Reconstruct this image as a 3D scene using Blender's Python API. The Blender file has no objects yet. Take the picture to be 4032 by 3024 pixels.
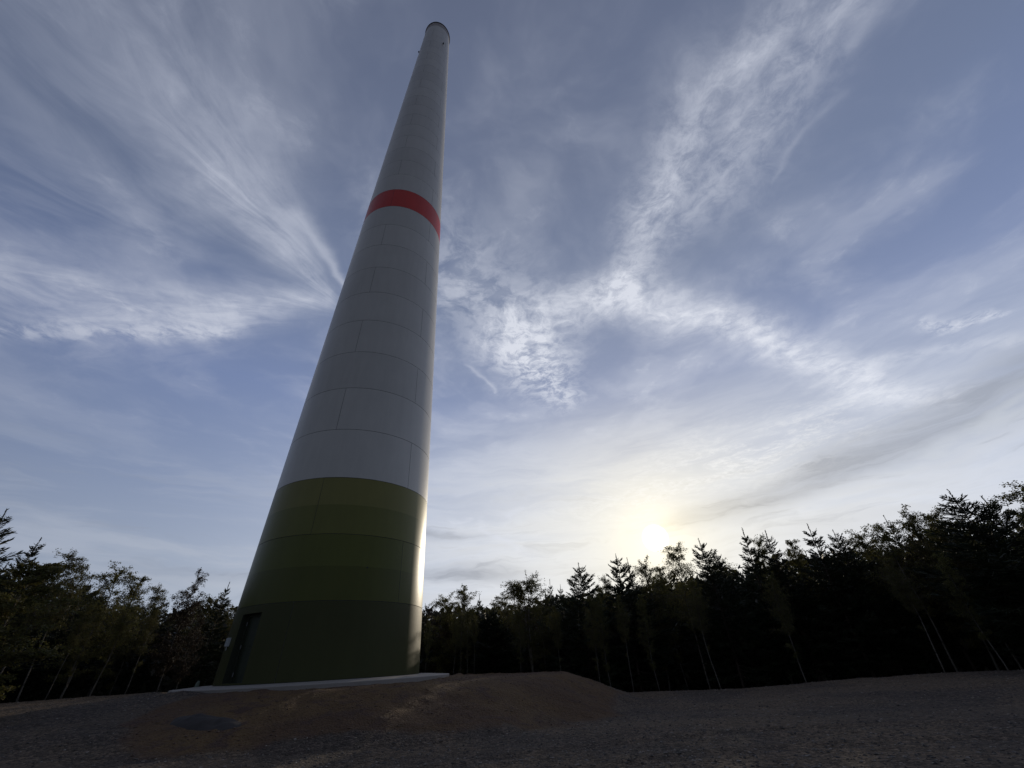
import bpy, math, random
import numpy as np
from mathutils import Vector, Matrix
R = math.radians
scene = bpy.context.scene
col = scene.collection

# ------------------------------------------------------------------ camera
PITCH, ROLL = 0.602874, -0.05497955
f_ = Vector((0, math.cos(PITCH), math.sin(PITCH)))
u0 = Vector((0, -math.sin(PITCH), math.cos(PITCH)))
r0 = Vector((1, 0, 0))
r_ = r0*math.cos(ROLL) + u0*math.sin(ROLL)
u_ = -r0*math.sin(ROLL) + u0*math.cos(ROLL)
cam = bpy.data.cameras.new("camera")
cam.sensor_width = 36
cam.lens = 36*1585.38/4032
cam.clip_start = 0.1
cam.clip_end = 5000
co = bpy.data.objects.new("camera", cam)
col.objects.link(co)
m = Matrix((r_, u_, -f_)).transposed().to_4x4()
co.matrix_world = m
scene.camera = co

# ------------------------------------------------------------------ light
SUN_AZ, SUN_EL = R(17.64), R(12.1)
S = Vector((math.sin(SUN_AZ)*math.cos(SUN_EL), math.cos(SUN_AZ)*math.cos(SUN_EL), math.sin(SUN_EL)))
sl = bpy.data.lights.new("sun", 'SUN')
sl.energy = 1.5
sl.angle = R(0.6)
sl.color = (1.0, .86, .66)
so = bpy.data.objects.new("sun", sl)
so.rotation_euler = S.to_track_quat('Z', 'Y').to_euler()
so.location = (0, 0, 200)
col.objects.link(so)
vs = scene.view_settings
vs.view_transform = 'Standard'; vs.look = 'None'; vs.gamma = 1; vs.exposure = 0.0
scene.cycles.max_bounces = 6
scene.cycles.transparent_max_bounces = 8

# ------------------------------------------------------------------ node helper
class NT:
    """tiny expression builder over a node tree; tok chains big steps so they are evaluated one after another"""
    def __init__(s, nt): s.nt = nt; s.tok = None; s.chain = False
    def seq(s, vec):
        if not s.chain or s.tok is None: return vec
        t = s.m('MULTIPLY', s.tok, 1e-12)
        return s.v('ADD', vec, s.xyz(t, t, t))
    def put(s, sock, v):
        if isinstance(v, bpy.types.NodeSocket): s.nt.links.new(v, sock)
        else: sock.default_value = v
    def m(s, op, *a, clamp=False):
        n = s.nt.nodes.new('ShaderNodeMath'); n.operation = op; n.use_clamp = clamp
        for i, v in enumerate(a): s.put(n.inputs[i], v)
        return n.outputs[0]
    def v(s, op, *a):
        n = s.nt.nodes.new('ShaderNodeVectorMath'); n.operation = op
        for i, v in enumerate(a):
            if op == 'SCALE' and i == 1: s.put(n.inputs['Scale'], v)
            else: s.put(n.inputs[i], v)
        return n.outputs['Value'] if op in ('DOT_PRODUCT', 'LENGTH', 'DISTANCE') else n.outputs['Vector']
    def xyz(s, x, y, z=0.0):
        n = s.nt.nodes.new('ShaderNodeCombineXYZ')
        for i, v in enumerate((x, y, z)): s.put(n.inputs[i], v)
        return n.outputs[0]
    def sep(s, v):
        n = s.nt.nodes.new('ShaderNodeSeparateXYZ'); s.put(n.inputs[0], v); return n.outputs
    def noise(s, vec, scale=1.0, detail=4.0, rough=.55, dist=0.0, lac=2.0, color=False):
        vec = s.seq(vec)
        n = s.nt.nodes.new('ShaderNodeTexNoise'); n.noise_dimensions = '3D'
        s.put(n.inputs['Vector'], vec); s.put(n.inputs['Scale'], scale); s.put(n.inputs['Detail'], detail)
        s.put(n.inputs['Roughness'], rough); s.put(n.inputs['Distortion'], dist); s.put(n.inputs['Lacunarity'], lac)
        s.tok = n.outputs[0]
        return n.outputs['Color'] if color else n.outputs[0]
    def voro(s, vec, scale=1.0, out='Distance', feature='F1'):
        n = s.nt.nodes.new('ShaderNodeTexVoronoi'); n.feature = feature
        s.put(n.inputs['Vector'], vec); s.put(n.inputs['Scale'], scale)
        return n.outputs[out]
    def ss(s, x, a, b, lo=0.0, hi=1.0):
        n = s.nt.nodes.new('ShaderNodeMapRange'); n.interpolation_type = 'SMOOTHSTEP'
        s.put(n.inputs[0], x); s.put(n.inputs[1], a); s.put(n.inputs[2], b); s.put(n.inputs[3], lo); s.put(n.inputs[4], hi)
        return n.outputs[0]
    def mix(s, f, a, b, mode='MIX'):
        n = s.nt.nodes.new('ShaderNodeMix'); n.data_type = 'RGBA'; n.blend_type = mode
        s.put(n.inputs[0], f)
        for i, v in ((6, a), (7, b)):
            if not isinstance(v, bpy.types.NodeSocket) and len(v) == 3: v = (*v, 1)
            s.put(n.inputs[i], v)
        return n.outputs[2]
    def ramp(s, x, stops, interp='LINEAR'):
        n = s.nt.nodes.new('ShaderNodeValToRGB'); e = n.color_ramp; e.interpolation = interp
        while len(e.elements) < len(stops): e.elements.new(.5)
        for el, (p, c) in zip(e.elements, stops): el.position = p; el.color = (*c, 1)
        s.put(n.inputs[0], x); return n.outputs[0]

# ------------------------------------------------------------------ sky
w = bpy.data.worlds.new("World"); scene.world = w; w.use_nodes = True
wt = w.node_tree; wt.nodes.clear()
N = NT(wt); N.chain = True
tc = wt.nodes.new('ShaderNodeTexCoord')
D = N.v('NORMALIZE', tc.outputs['Generated'])
sky = wt.nodes.new('ShaderNodeTexSky'); sky.sky_type = 'NISHITA'; sky.sun_disc = False
sky.sun_elevation = SUN_EL; sky.sun_rotation = SUN_AZ
sky.air_density = 1.0; sky.dust_density = 1.5; sky.ozone_density = 2.0
dx, dy, dz = N.sep(D)
zc = N.m('MAXIMUM', dz, 0.035)
P = N.xyz(N.m('DIVIDE', dx, zc), N.m('DIVIDE', dy, zc), 0.0)      # point on a high flat cloud layer
el = N.m('MULTIPLY', N.m('ARCSINE', dz), 57.2958)
az = N.m('MULTIPLY', N.m('ARCTAN2', dx, dy), 57.2958)
L = N.xyz(az, N.m('MULTIPLY', el, 2.2), 0.0)                       # az / elevation, for the low layers
cs = N.v('DOT_PRODUCT', D, tuple(S))
th = N.m('MULTIPLY', N.m('ARCCOSINE', N.m('MINIMUM', cs, 0.99999)), 57.2958)   # degrees from the sun
def gauss(x, sig):
    q = N.m('DIVIDE', x, sig)
    return N.m('EXPONENT', N.m('MULTIPLY', N.m('MULTIPLY', q, q), -1.0))
def expo(x, sig): return N.m('EXPONENT', N.m('DIVIDE', x, -sig))
def add(*a):
    o = a[0]
    for b in a[1:]: o = N.m('ADD', o, b)
    return o
def mul(*a):
    o = a[0]
    for b in a[1:]: o = N.m('MULTIPLY', o, b)
    return o
# clear-sky tone: Nishita blended with the veiled, softly lit blue of a thin high overcast
clear = N.ramp(N.m('DIVIDE', el, 90.0, clamp=True), [
    (0.0, (.34, .39, .48)), (.09, (.31, .37, .49)), (.20, (.21, .275, .45)), (.34, (.165, .23, .44)),
    (.50, (.142, .19, .33)), (.68, (.12, .155, .265)), (.9, (.112, .14, .235))])
away = N.m('DIVIDE', th, 140.0, clamp=True)
clear = N.mix(N.m('MULTIPLY', N.ss(away, .36, .84), .80), clear, (.045, .055, .085))
nish = N.mix(1.0, sky.outputs[0], (.055, .055, .055), 'MULTIPLY')
base = N.mix(.2, clear, nish)
# warm light around the sun through the veil
warmth = add(mul(expo(th, 7.0), .35), mul(expo(th, 22.0), .75))
low = N.ss(el, 2.0, 34.0, 1.0, .35)
glowA = mul(expo(th, 32.0), 1.02)
base = N.mix(N.m('MINIMUM', mul(glowA, low), 1.0), base, N.mix(expo(th, 15.0), (.70, .75, .86), (.98, .93, .76)))
azs = N.m('ABSOLUTE', N.m('SUBTRACT', az, 24.0))
sheet = mul(N.ss(azs, 14.0, 70.0, 1.0, 0.0), N.ss(el, 12.0, 36.0, 1.0, 0.0))
# --- strokes of cirrus: soft bands along polylines, on the cloud layer
wp = N.v('SCALE', N.v('SUBTRACT', N.noise(P, 3.0, 3.0, color=True), (.5, .5, .5)), .16)
wp2 = N.v('SCALE', N.v('SUBTRACT', N.noise(P, 14.0, 3.0, color=True), (.5, .5, .5)), .035)
PW = N.v('ADD', N.v('ADD', P, wp), wp2)
PW = N.v('MULTIPLY', PW, (1, 1, 0))
lw = N.v('SCALE', N.v('SUBTRACT', N.noise(L, .09, 4.0, color=True), (.5, .5, .5)), 7.0)
LW = N.v('MULTIPLY', N.v('ADD', L, lw), (1, 1, 0))
def stroke(Q, pts, hard=0.0):
    """pts: (x, y, width, strength)"""
    out = None
    for (x0, y0, w0, s0), (x1, y1, w1, s1) in zip(pts, pts[1:]):
        a = (x0, y0, 0.0); d = (x1-x0, y1-y0, 0.0); l2 = d[0]**2 + d[1]**2
        pa = N.v('SUBTRACT', N.seq(Q), a)
        t = N.m('MULTIPLY', N.v('DOT_PRODUCT', pa, d), 1/l2, clamp=True)
        dist = N.v('LENGTH', N.v('SUBTRACT', pa, N.v('SCALE', N.xyz(*d), t)))
        wd = N.m('MULTIPLY_ADD', t, w1-w0, w0); st = N.m('MULTIPLY_ADD', t, s1-s0, s0)
        q = N.m('DIVIDE', dist, wd)
        k = mul(N.m('EXPONENT', N.m('MULTIPLY', N.m('MULTIPLY', q, q), -1.0)), st)
        out = k if out is None else N.m('MAXIMUM', out, k)
        N.tok = out
    return out
# fan of fine fibres on the left, running out from one point
F = (-.50, 1.02, 0.0)
vf = N.v('SUBTRACT', N.v('ADD', P, N.v('SCALE', wp, .35)), F)
fx, fy, _ = N.sep(vf)
fang = N.m('ARCTAN2', fy, N.m('MULTIPLY', fx, -1.0))     # 0 = left, negative = towards zenith
frad = N.v('LENGTH', vf)
fib = N.noise(N.xyz(N.m('MULTIPLY', fang, 6.0), N.m('MULTIPLY', frad, 3.2), 3.3), 1.0, 7.0, .62, .9)
fibc = N.noise(N.xyz(N.m('MULTIPLY', fang, 2.2), N.m('MULTIPLY', frad, 1.1), 9.1), 1.0, 3.0, .5, .2)
fine = N.noise(PW, 9.0, 8.0, .66, .2)
big = N.noise(PW, 2.2, 5.0, .55, .3)
A = stroke(PW, [(-1.60, .72, .15, .75), (-1.364, .82, .14, .80), (-1.193, .92, .11, .85), (-.915, .94, .085, 1.0), (-.60, .92, .06, .6)])
A2 = stroke(PW, [(-1.75, .98, .05, .7), (-1.30, 1.02, .05, .75), (-1.0, 1.0, .04, .5)])
B = stroke(PW, [(-.575, .88, .035, .5), (-.63, .72, .075, .8), (-.64, .50, .12, .8), (-.62, .33, .14, .45), (-.60, .15, .15, .28)])
B2 = stroke(PW, [(-.545, .62, .03, .5), (-.53, .72, .022, .6), (-.50, .86, .014, .6)])
fanm = mul(N.ss(fang, -1.75, -1.25), N.ss(fang, .35, .1), N.ss(frad, .25, 1.0), N.ss(frad, 2.6, .6, 0.35, 1.0), N.ss(dx, -.1, -.3))
fan = mul(fanm, N.ss(fib, .30, .78), N.ss(fibc, .28, .72), .46)
leftc = add(mul(A, N.ss(add(mul(fib, .6), mul(fine, .4)), .30, .66, .30, 1.0)), mul(A2, N.ss(fine, .35, .6)),
            mul(B, N.ss(add(mul(fib, .6), mul(fine, .4)), .30, .68, .25, .95)), mul(B2, .8), fan)
Dd = stroke(PW, [(.63, .20, .06, .35), (.533, .292, .08, .52), (.459, .368, .08, .55), (.425, .50, .085, .72), (.415, .645, .09, .85), (.43, .80, .08, .6), (.366, .964, .08, .65)])
Dr = stroke(PW, [(.66, .25, .07, .5), (.60, .43, .12, .55), (.55, .60, .13, .5), (.47, .75, .09, .35)])
Ee = stroke(PW, [(-.05, 1.20, .12, .45), (.164, 1.03, .13, .7), (.343, .97, .11, .85), (.671, 1.09, .10, .85), (1.108, 1.29, .10, .9), (1.50, 1.53, .10, 1.0), (1.90, 1.76, .11, 1.0), (2.25, 1.80, .13, .9)])
Ff = stroke(PW, [(.02, 1.12, .10, .6), (.12, 1.38, .13, .85), (.22, 1.60, .10, .6)])
Gg = stroke(PW, [(-.25, .66, .14, .30), (-.12, .92, .18, .45), (.02, 1.10, .18, .45)])
Hh = stroke(PW, [(1.60, 1.19, .03, .5), (1.72, 1.19, .05, .8), (1.87, 1.16, .02, .6)])
H2 = stroke(PW, [(1.55, 1.45, .06, .25), (1.85, 1.35, .06, .32), (2.3, 1.30, .03, .3)])
T1 = stroke(PW, [(.774, .391, .016, .07), (.736, .485, .014, .14), (.715, .60, .008, .08)])
T2 = stroke(PW, [(.735, .22, .02, .15), (.728, .31, .012, .2)])
Q1 = stroke(PW, [(-.16, 1.30, .010, .2), (-.10, 1.43, .009, .3), (-.07, 1.5, .006, .2)])
flow = N.noise(N.v('MULTIPLY', PW, (1.0, 1.0, 0)), 17.0, 8.0, .72, .25)
puff = N.ss(flow, .38, .64)
rightc = add(mul(N.m('MAXIMUM', Dd, Dr), N.ss(add(mul(fine, .4), mul(flow, .6)), .34, .64, .18, 1.0)),
             mul(Ee, N.ss(add(mul(fine, .5), mul(flow, .5)), .32, .64, .30, 1.0)),
             mul(Ff, puff), mul(Gg, N.ss(fine, .38, .62)), mul(Hh, N.ss(flow, .36, .6)), mul(H2, N.ss(fine, .35, .6)), T1, T2, Q1)
veil = mul(N.ss(big, .42, .74), N.ss(el, 14.0, 30.0), .30)
whisp = mul(N.ss(fine, .52, .75), N.ss(big, .45, .6), N.ss(el, 14, 30), .16)
hi = N.m('MINIMUM', add(leftc, rightc, veil, whisp), 1.0)
hi = mul(hi, N.ss(el, 6.0, 20.0))
# cloud light: brighter towards the sun
prox = expo(th, 42.0)
cc = N.mix(N.m('MINIMUM', mul(prox, 1.45), 1.0), (.46, .50, .62), (.92, .94, 1.0))
cc = N.mix(N.ss(th, 45.0, 100.0, 0.0, .55), cc, (.21, .24, .33))
sk = N.mix(mul(hi, .86), base, cc)
# --- low layers: milky sheet round the sun, flat grey bands, ripples of small cloud
lowN = N.noise(N.v('MULTIPLY', LW, (.035, .14, 0)), 1.0, 6.0, .58, .4)
lowN2 = N.noise(N.v('MULTIPLY', LW, (.10, .30, 0)), 1.0, 6.0, .6, .8)
rad = N.noise(N.xyz(mul(N.m('ARCTAN2', N.m('SUBTRACT', az, 2.0), N.m('ADD', el, -6.0)), 5.0), mul(el, .02), 0.0), 1.0, 5.0, .6, .5)
milk = mul(sheet, N.ss(add(mul(lowN, .6), mul(lowN2, .4)), .32, .62, .50, 1.0))
mc = N.mix(expo(th, 20.0), (.74, .80, .95), (1.05, 1.0, .84))
sk = N.mix(mul(milk, .88), sk, mc)
lowl = mul(N.ss(el, 27.0, 8.0), N.ss(lowN, .44, .66), .50)
sk = N.mix(lowl, sk, N.mix(expo(th, 30.0), (.40, .45, .56), (.84, .80, .70)))
dk = stroke(LW, [(14, 28, 2.0, .0), (22, 30.5, 2.6, .7), (31, 32, 3.6, .95), (39, 35.4, 4.2, 1.0), (46, 37.4, 5.0, 1.0), (58, 41, 5.5, .95)])
dk2 = stroke(LW, [(-16, 22.2, 1.8, .8), (-7.7, 21.2, 2.2, .9), (-1.0, 20.0, 1.8, .7), (3, 19.5, 1.2, .0)])
dk3 = stroke(LW, [(-22, 33.5, 1.3, .4), (-12, 31.5, 1.5, .6), (-5, 31.5, 1.2, .3)])
dk4 = stroke(LW, [(-44, 20.0, 1.5, .3), (-34, 20.5, 1.6, .45), (-26, 19.0, 1.5, .25)])
band = mul(N.ss(el, 24.0, 15.0), N.ss(lowN2, .50, .70), .38)
dark = N.m('MINIMUM', add(mul(N.m('MAXIMUM', dk, N.m('MAXIMUM', dk2, N.m('MAXIMUM', dk3, dk4))), N.ss(lowN2, .25, .60, .45, 1.0)), band), 1.0)
dcol = N.mix(expo(th, 14.0), (.27, .31, .40), (.74, .68, .55))
sk = N.mix(mul(dark, .80), sk, dcol)
rip = N.voro(N.v('ADD', N.v('MULTIPLY', L, (.42, .62, 0)), N.v('SCALE', lw, .05)), 1.0)
ripm = mul(stroke(LW, [(10, 34, 5, .4), (16, 38, 6, .7), (27, 43, 7, .8), (38, 45, 7, .5), (46, 46, 7, .0)]), N.ss(flow, .42, .62), N.ss(lowN2, .38, .55))
sk = N.mix(mul(ripm, .58), sk, (1.0, .99, .97))
br = stroke(LW, [(44, 31.5, 1.6, .55), (50, 34.0, 1.6, .65), (56, 38.0, 2.0, .6)])
sk = N.mix(mul(br, N.ss(lowN2, .35, .6), .8), sk, (.66, .70, .76))
K1 = stroke(LW, [(-6.0, 37.5, .5, .0), (-5.9, 34.0, .45, .6), (-3.0, 30.0, .45, .7), (1.0, 24.5, 1.2, .35)])
K2 = stroke(LW, [(-9.5, 35.5, .45, .6), (-7.5, 36.6, .35, .5)])
K3 = stroke(LW, [(-1.5, 37.0, .8, .7), (.6, 38.2, .4, .4)])
sk = N.mix(mul(N.m('MAXIMUM', K1, N.m('MAXIMUM', K2, K3)), N.ss(flow, .3, .55, .4, 1.0), .55), sk, (.74, .77, .86))
# --- the sun seen through the veil: disc and aureole
aur = N.mix(1.0, (1.0, .82, .46), N.xyz(*(mul(expo(th, 2.8), .55),)*3), 'MULTIPLY')
disc = N.mix(1.0, (1.0, .95, .90), N.xyz(*(N.ss(th, 1.7, .8, 0.0, 3.0),)*3), 'MULTIPLY')
tot = N.mix(1.0, N.mix(1.0, sk, aur, 'ADD'), disc, 'ADD')
gnd = N.ss(dz, -.03, .0)
tot = N.mix(gnd, (.02, .02, .022), tot)
bgk = N.mix(1.0, tot, (10, 10, 10), 'MULTIPLY')
bg = wt.nodes.new('ShaderNodeBackground'); bg.inputs[1].default_value = .1
wt.links.new(bgk, bg.inputs[0])
wo = wt.nodes.new('ShaderNodeOutputWorld'); wt.links.new(bg.outputs[0], wo.inputs[0])
w.cycles.sampling_method = 'MANUAL'; w.cycles.sample_map_resolution = 512

# ------------------------------------------------------------------ materials
def material(name, build):
    mt = bpy.data.materials.new(name); mt.use_nodes = True
    nt = mt.node_tree; nt.nodes.clear()
    M = NT(nt)
    b = nt.nodes.new('ShaderNodeBsdfPrincipled'); o = nt.nodes.new('ShaderNodeOutputMaterial')
    nt.links.new(b.outputs[0], o.inputs[0])
    build(M, b, o)
    return mt
def obj_co(M):
    n = M.nt.nodes.new('ShaderNodeTexCoord'); return n.outputs['Object']
def bump(M, h, strength, dist):
    n = M.nt.nodes.new('ShaderNodeBump'); n.inputs['Strength'].default_value = strength; n.inputs['Distance'].default_value = dist
    M.put(n.inputs['Height'], h); return n.outputs[0]
def painted(c, rough=.34, var=.16, spec=.38):
    def f(M, b, o):
        p = obj_co(M)
        st = M.noise(M.v('MULTIPLY', p, (3, 3, .35)), 1.0, 5.0, .6)
        sp = M.noise(p, 7.0, 4.0, .6)
        oi = M.nt.nodes.new('ShaderNodeObjectInfo')
        cl = M.noise(p, .55, 4.0, .6)
        k = M.m('ADD', M.m('MULTIPLY', M.ss(st, .3, .7), var*.6), 1-var*.6)
        k = M.m('ADD', k, M.m('MULTIPLY_ADD', oi.outputs['Random'], .09, -.05))
        k = M.m('ADD', k, M.m('MULTIPLY', M.ss(cl, .35, .7), var*.5))
        b.inputs['Specular IOR Level'].default_value = spec
        M.put(b.inputs['Base Color'], M.mix(1.0, c, M.xyz(k, k, k), 'MULTIPLY'))
        M.put(b.inputs['Roughness'], M.m('MULTIPLY_ADD', sp, .14, rough-.07))
        gr = M.noise(p, 26.0, 4.0, .65)
        M.put(b.inputs['Normal'], bump(M, gr, .10, .006))
    return f
def plain(c, rough=.6, metal=0.0):
    def f(M, b, o):
        p = obj_co(M); k = M.m('MULTIPLY_ADD', M.noise(p, 9.0, 4.0, .6), .5, .75)
        M.put(b.inputs['Base Color'], M.mix(1.0, c, M.xyz(k, k, k), 'MULTIPLY'))
        b.inputs['Roughness'].default_value = rough; b.inputs['Metallic'].default_value = metal
    return f
WHITE = material('grey white paint', painted((.56, .54, .49), .38, .09))
RED = material('traffic red paint', painted((.60, .032, .014), .42, .12))
G4 = material('light moss green paint', painted((.205, .190, .056), .40, .12, .25))
G3 = material('moss green paint', painted((.150, .150, .036), .40, .12, .25))
G2 = material('olive green paint', painted((.105, .114, .020), .39, .12, .25))
G1 = material('dark olive paint', painted((.080, .086, .013), .39, .12, .25))
G0 = material('fir green paint', painted((.058, .060, .020), .5, .12, .2))
CAPM = material('bare concrete cap', painted((.40, .36, .34), .6))
SEAL = material('joint sealant', plain((.11, .115, .11), .9))
DOORM = material('dark green door paint', plain((.028, .036, .020), .45))
REVEAL = material('door reveal paint', plain((.034, .040, .024), .6))
STEEL = material('brushed steel', plain((.25, .25, .25), .5, .3))
BLACKM = material('black plastic', plain((.012, .012, .014), .5))
def concf(M, b, o):
    p = obj_co(M)
    n = M.noise(p, 1.3, 6.0, .62); n2 = M.noise(p, 14.0, 4.0, .6)
    k = M.m('ADD', M.m('MULTIPLY', n, .35), M.m('MULTIPLY_ADD', n2, .18, .55))
    M.put(b.inputs['Base Color'], M.mix(1.0, (.38, .34, .295), M.xyz(k, k, k), 'MULTIPLY'))
    b.inputs['Roughness'].default_value = .85
    M.put(b.inputs['Normal'], bump(M, n2, .25, .01))
CONC = material('cast concrete', concf)
def groundf(M, b, o):
    p = obj_co(M)
    at = M.nt.nodes.new('ShaderNodeAttribute'); at.attribute_name = 'soil'
    so_ = at.outputs['Fac']
    n1 = M.noise(p, .22, 5.0, .6, .4); n2 = M.noise(p, 1.6, 5.0, .65); n3 = M.noise(p, 9.0, 4.0, .7)
    v = M.voro(p, 16.0, 'Color'); vr, _, _ = M.sep(v); vd = M.voro(p, 16.0)
    v2 = M.voro(p, 38.0, 'Color'); v2r, _, _ = M.sep(v2)
    grav = M.mix(M.ss(n1, .40, .60), (.070, .053, .041), (.112, .080, .053))
    k = M.m('ADD', M.m('MULTIPLY', M.m('POWER', vr, 2.5), 1.3), M.m('MULTIPLY_ADD', v2r, .7, .35))
    grav = M.mix(1.0, grav, M.xyz(k, k, k), 'MULTIPLY')
    track = M.ss(M.noise(M.v('MULTIPLY', p, (.12, .9, 1)), 1.0, 4.0, .55, .5), .50, .66)
    grav = M.mix(M.m('MULTIPLY', track, .45), grav, (.128, .096, .068))
    soil = M.mix(M.ss(n1, .40, .62), (.098, .056, .030), (.130, .078, .034))
    soil = M.mix(M.ss(n2, .48, .68), soil, (.080, .047, .033))
    k2 = M.m('MULTIPLY_ADD', n3, 1.3, .35)
    soil = M.mix(1.0, soil, M.xyz(k2, k2, k2), 'MULTIPLY')
    sm = M.ss(M.m('ADD', so_, M.m('MULTIPLY_ADD', n2, .5, -.25)), .35, .62)
    M.put(b.inputs['Base Color'], M.mix(sm, grav, soil))
    b.inputs['Roughness'].default_value = .93
    b.inputs['Specular IOR Level'].default_value = .25
    h = M.m('ADD', M.m('MULTIPLY', M.m('SUBTRACT', 1.0, vd), .5), M.m('MULTIPLY', n3, .8))
    M.put(b.inputs['Normal'], bump(M, M.m('ADD', h, M.m('MULTIPLY', n2, 2.2)), 1.0, .07))
GROUND = material('gravel and soil', groundf)
def stonef(c1, c2):
    def f(M, b, o):
        g = M.nt.nodes.new('ShaderNodeNewGeometry'); r = g.outputs['Random Per Island']
        k = M.m('POWER', r, 2.0)
        M.put(b.inputs['Base Color'], M.mix(k, c1, c2)); b.inputs['Roughness'].default_value = .8
    return f
STONE = material('crushed stone', stonef((.045, .037, .032), (.27, .23, .19)))
CLOD = material('soil clods', stonef((.070, .040, .026), (.15, .092, .058)))
HEAPM = material('damp dark soil', plain((.036, .030, .027), .95))
def leaff(c1, c2, tr):
    def f(M, b, o):
        g = M.nt.nodes.new('ShaderNodeNewGeometry'); r = g.outputs['Random Per Island']
        oi = M.nt.nodes.new('ShaderNodeObjectInfo')
        c = M.mix(r, c1, c2)
        k = M.m('MULTIPLY_ADD', oi.outputs['Random'], .6, .7)
        c = M.mix(1.0, c, M.xyz(k, k, k), 'MULTIPLY')
        M.put(b.inputs['Base Color'], c); b.inputs['Roughness'].default_value = .6
        b.inputs['Specular IOR Level'].default_value = .25
        t = M.nt.nodes.new('ShaderNodeBsdfTranslucent'); M.put(t.inputs[0], c)
        mx = M.nt.nodes.new('ShaderNodeMixShader'); mx.inputs[0].default_value = tr
        M.nt.links.new(b.outputs[0], mx.inputs[1]); M.nt.links.new(t.outputs[0], mx.inputs[2]); M.nt.links.new(mx.outputs[0], o.inputs[0])
    return f
NEEDLE = material('spruce needles', leaff((.016, .024, .012), (.036, .042, .018), .10))
BLEAF = material('birch leaves', leaff((.075, .085, .024), (.135, .115, .036), .4))
BROWNL = material('withered leaves', leaff((.035, .026, .014), (.070, .042, .022), .2))
def birchf(M, b, o):
    p = obj_co(M)
    n = M.noise(M.v('MULTIPLY', p, (6, 6, 1.6)), 2.0, 4.0, .7)
    M.put(b.inputs['Base Color'], M.mix(M.ss(n, .52, .60), (.150, .132, .108), (.040, .034, .028))); b.inputs['Roughness'].default_value = .8
BIRCHB = material('birch bark', birchf)
BARK = material('spruce bark', plain((.075, .055, .042), .95))

# ------------------------------------------------------------------ object helpers
def mesh(name, verts, faces, mats, mi=None, smooth=False):
    me = bpy.data.meshes.new(name)
    if isinstance(verts, np.ndarray): verts = verts.tolist()
    if isinstance(faces, np.ndarray): faces = faces.tolist()
    me.from_pydata(verts, [], faces)
    for q in mats: me.materials.append(q)
    if mi is not None: me.polygons.foreach_set('material_index', mi)
    if smooth: me.polygons.foreach_set('use_smooth', [True]*len(me.polygons))
    me.update()
    return me
def link(name, me, parent=None):
    o = bpy.data.objects.new(name, me); col.objects.link(o)
    if parent is not None: o.parent = parent
    return o
def tag(o, label=None, cat=None, group=None, kind=None):
    if label: o['label'] = label
    if cat: o['category'] = cat
    if group: o['group'] = group
    if kind: o['kind'] = kind
    return o
def polar(azd, d, z=0.0): return Vector((math.sin(R(azd))*d, math.cos(R(azd))*d, z))
class MB:
    def __init__(s): s.v = []; s.f = []; s.m = []
    def box(s, c, t, n, up, hx, hy, hz, mi=0, bev=0.0):
        """box centred at c; half sizes hx along t, hy along n, hz along up"""
        i = len(s.v)
        for a in (-1, 1):
            for b_ in (-1, 1):
                for d in (-1, 1): s.v.append(tuple(c + t*hx*a + n*hy*b_ + up*hz*d))
        for q in ((0,1,3,2),(4,6,7,5),(0,4,5,1),(2,3,7,6),(0,2,6,4),(1,5,7,3)): s.f.append(tuple(i+k for k in q)); s.m.append(mi)
    def tube(s, pts, rad, n=6, mi=0, cap=True):
        pts = [Vector(p) for p in pts]; i0 = len(s.v)
        for j, p in enumerate(pts):
            d = (pts[min(j+1, len(pts)-1)] - pts[max(j-1, 0)]).normalized()
            a = d.orthogonal().normalized(); b_ = d.cross(a)
            for k in range(n):
                an = 2*math.pi*k/n; s.v.append(tuple(p + (a*math.cos(an) + b_*math.sin(an))*rad[j]))
        for j in range(len(pts)-1):
            for k in range(n):
                s.f.append((i0+j*n+k, i0+j*n+(k+1) % n, i0+(j+1)*n+(k+1) % n, i0+(j+1)*n+k)); s.m.append(mi)
        if cap:
            s.f.append(tuple(i0+k for k in range(n))[::-1]); s.m.append(mi)
            s.f.append(tuple(i0+(len(pts)-1)*n+k for k in range(n))); s.m.append(mi)
    def build(s, name, mats, parent=None, smooth=False):
        if not isinstance(mats, (list, tuple)): mats = [mats]
        return link(name, mesh(name, s.v, s.f, mats, s.m, smooth), parent)

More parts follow.
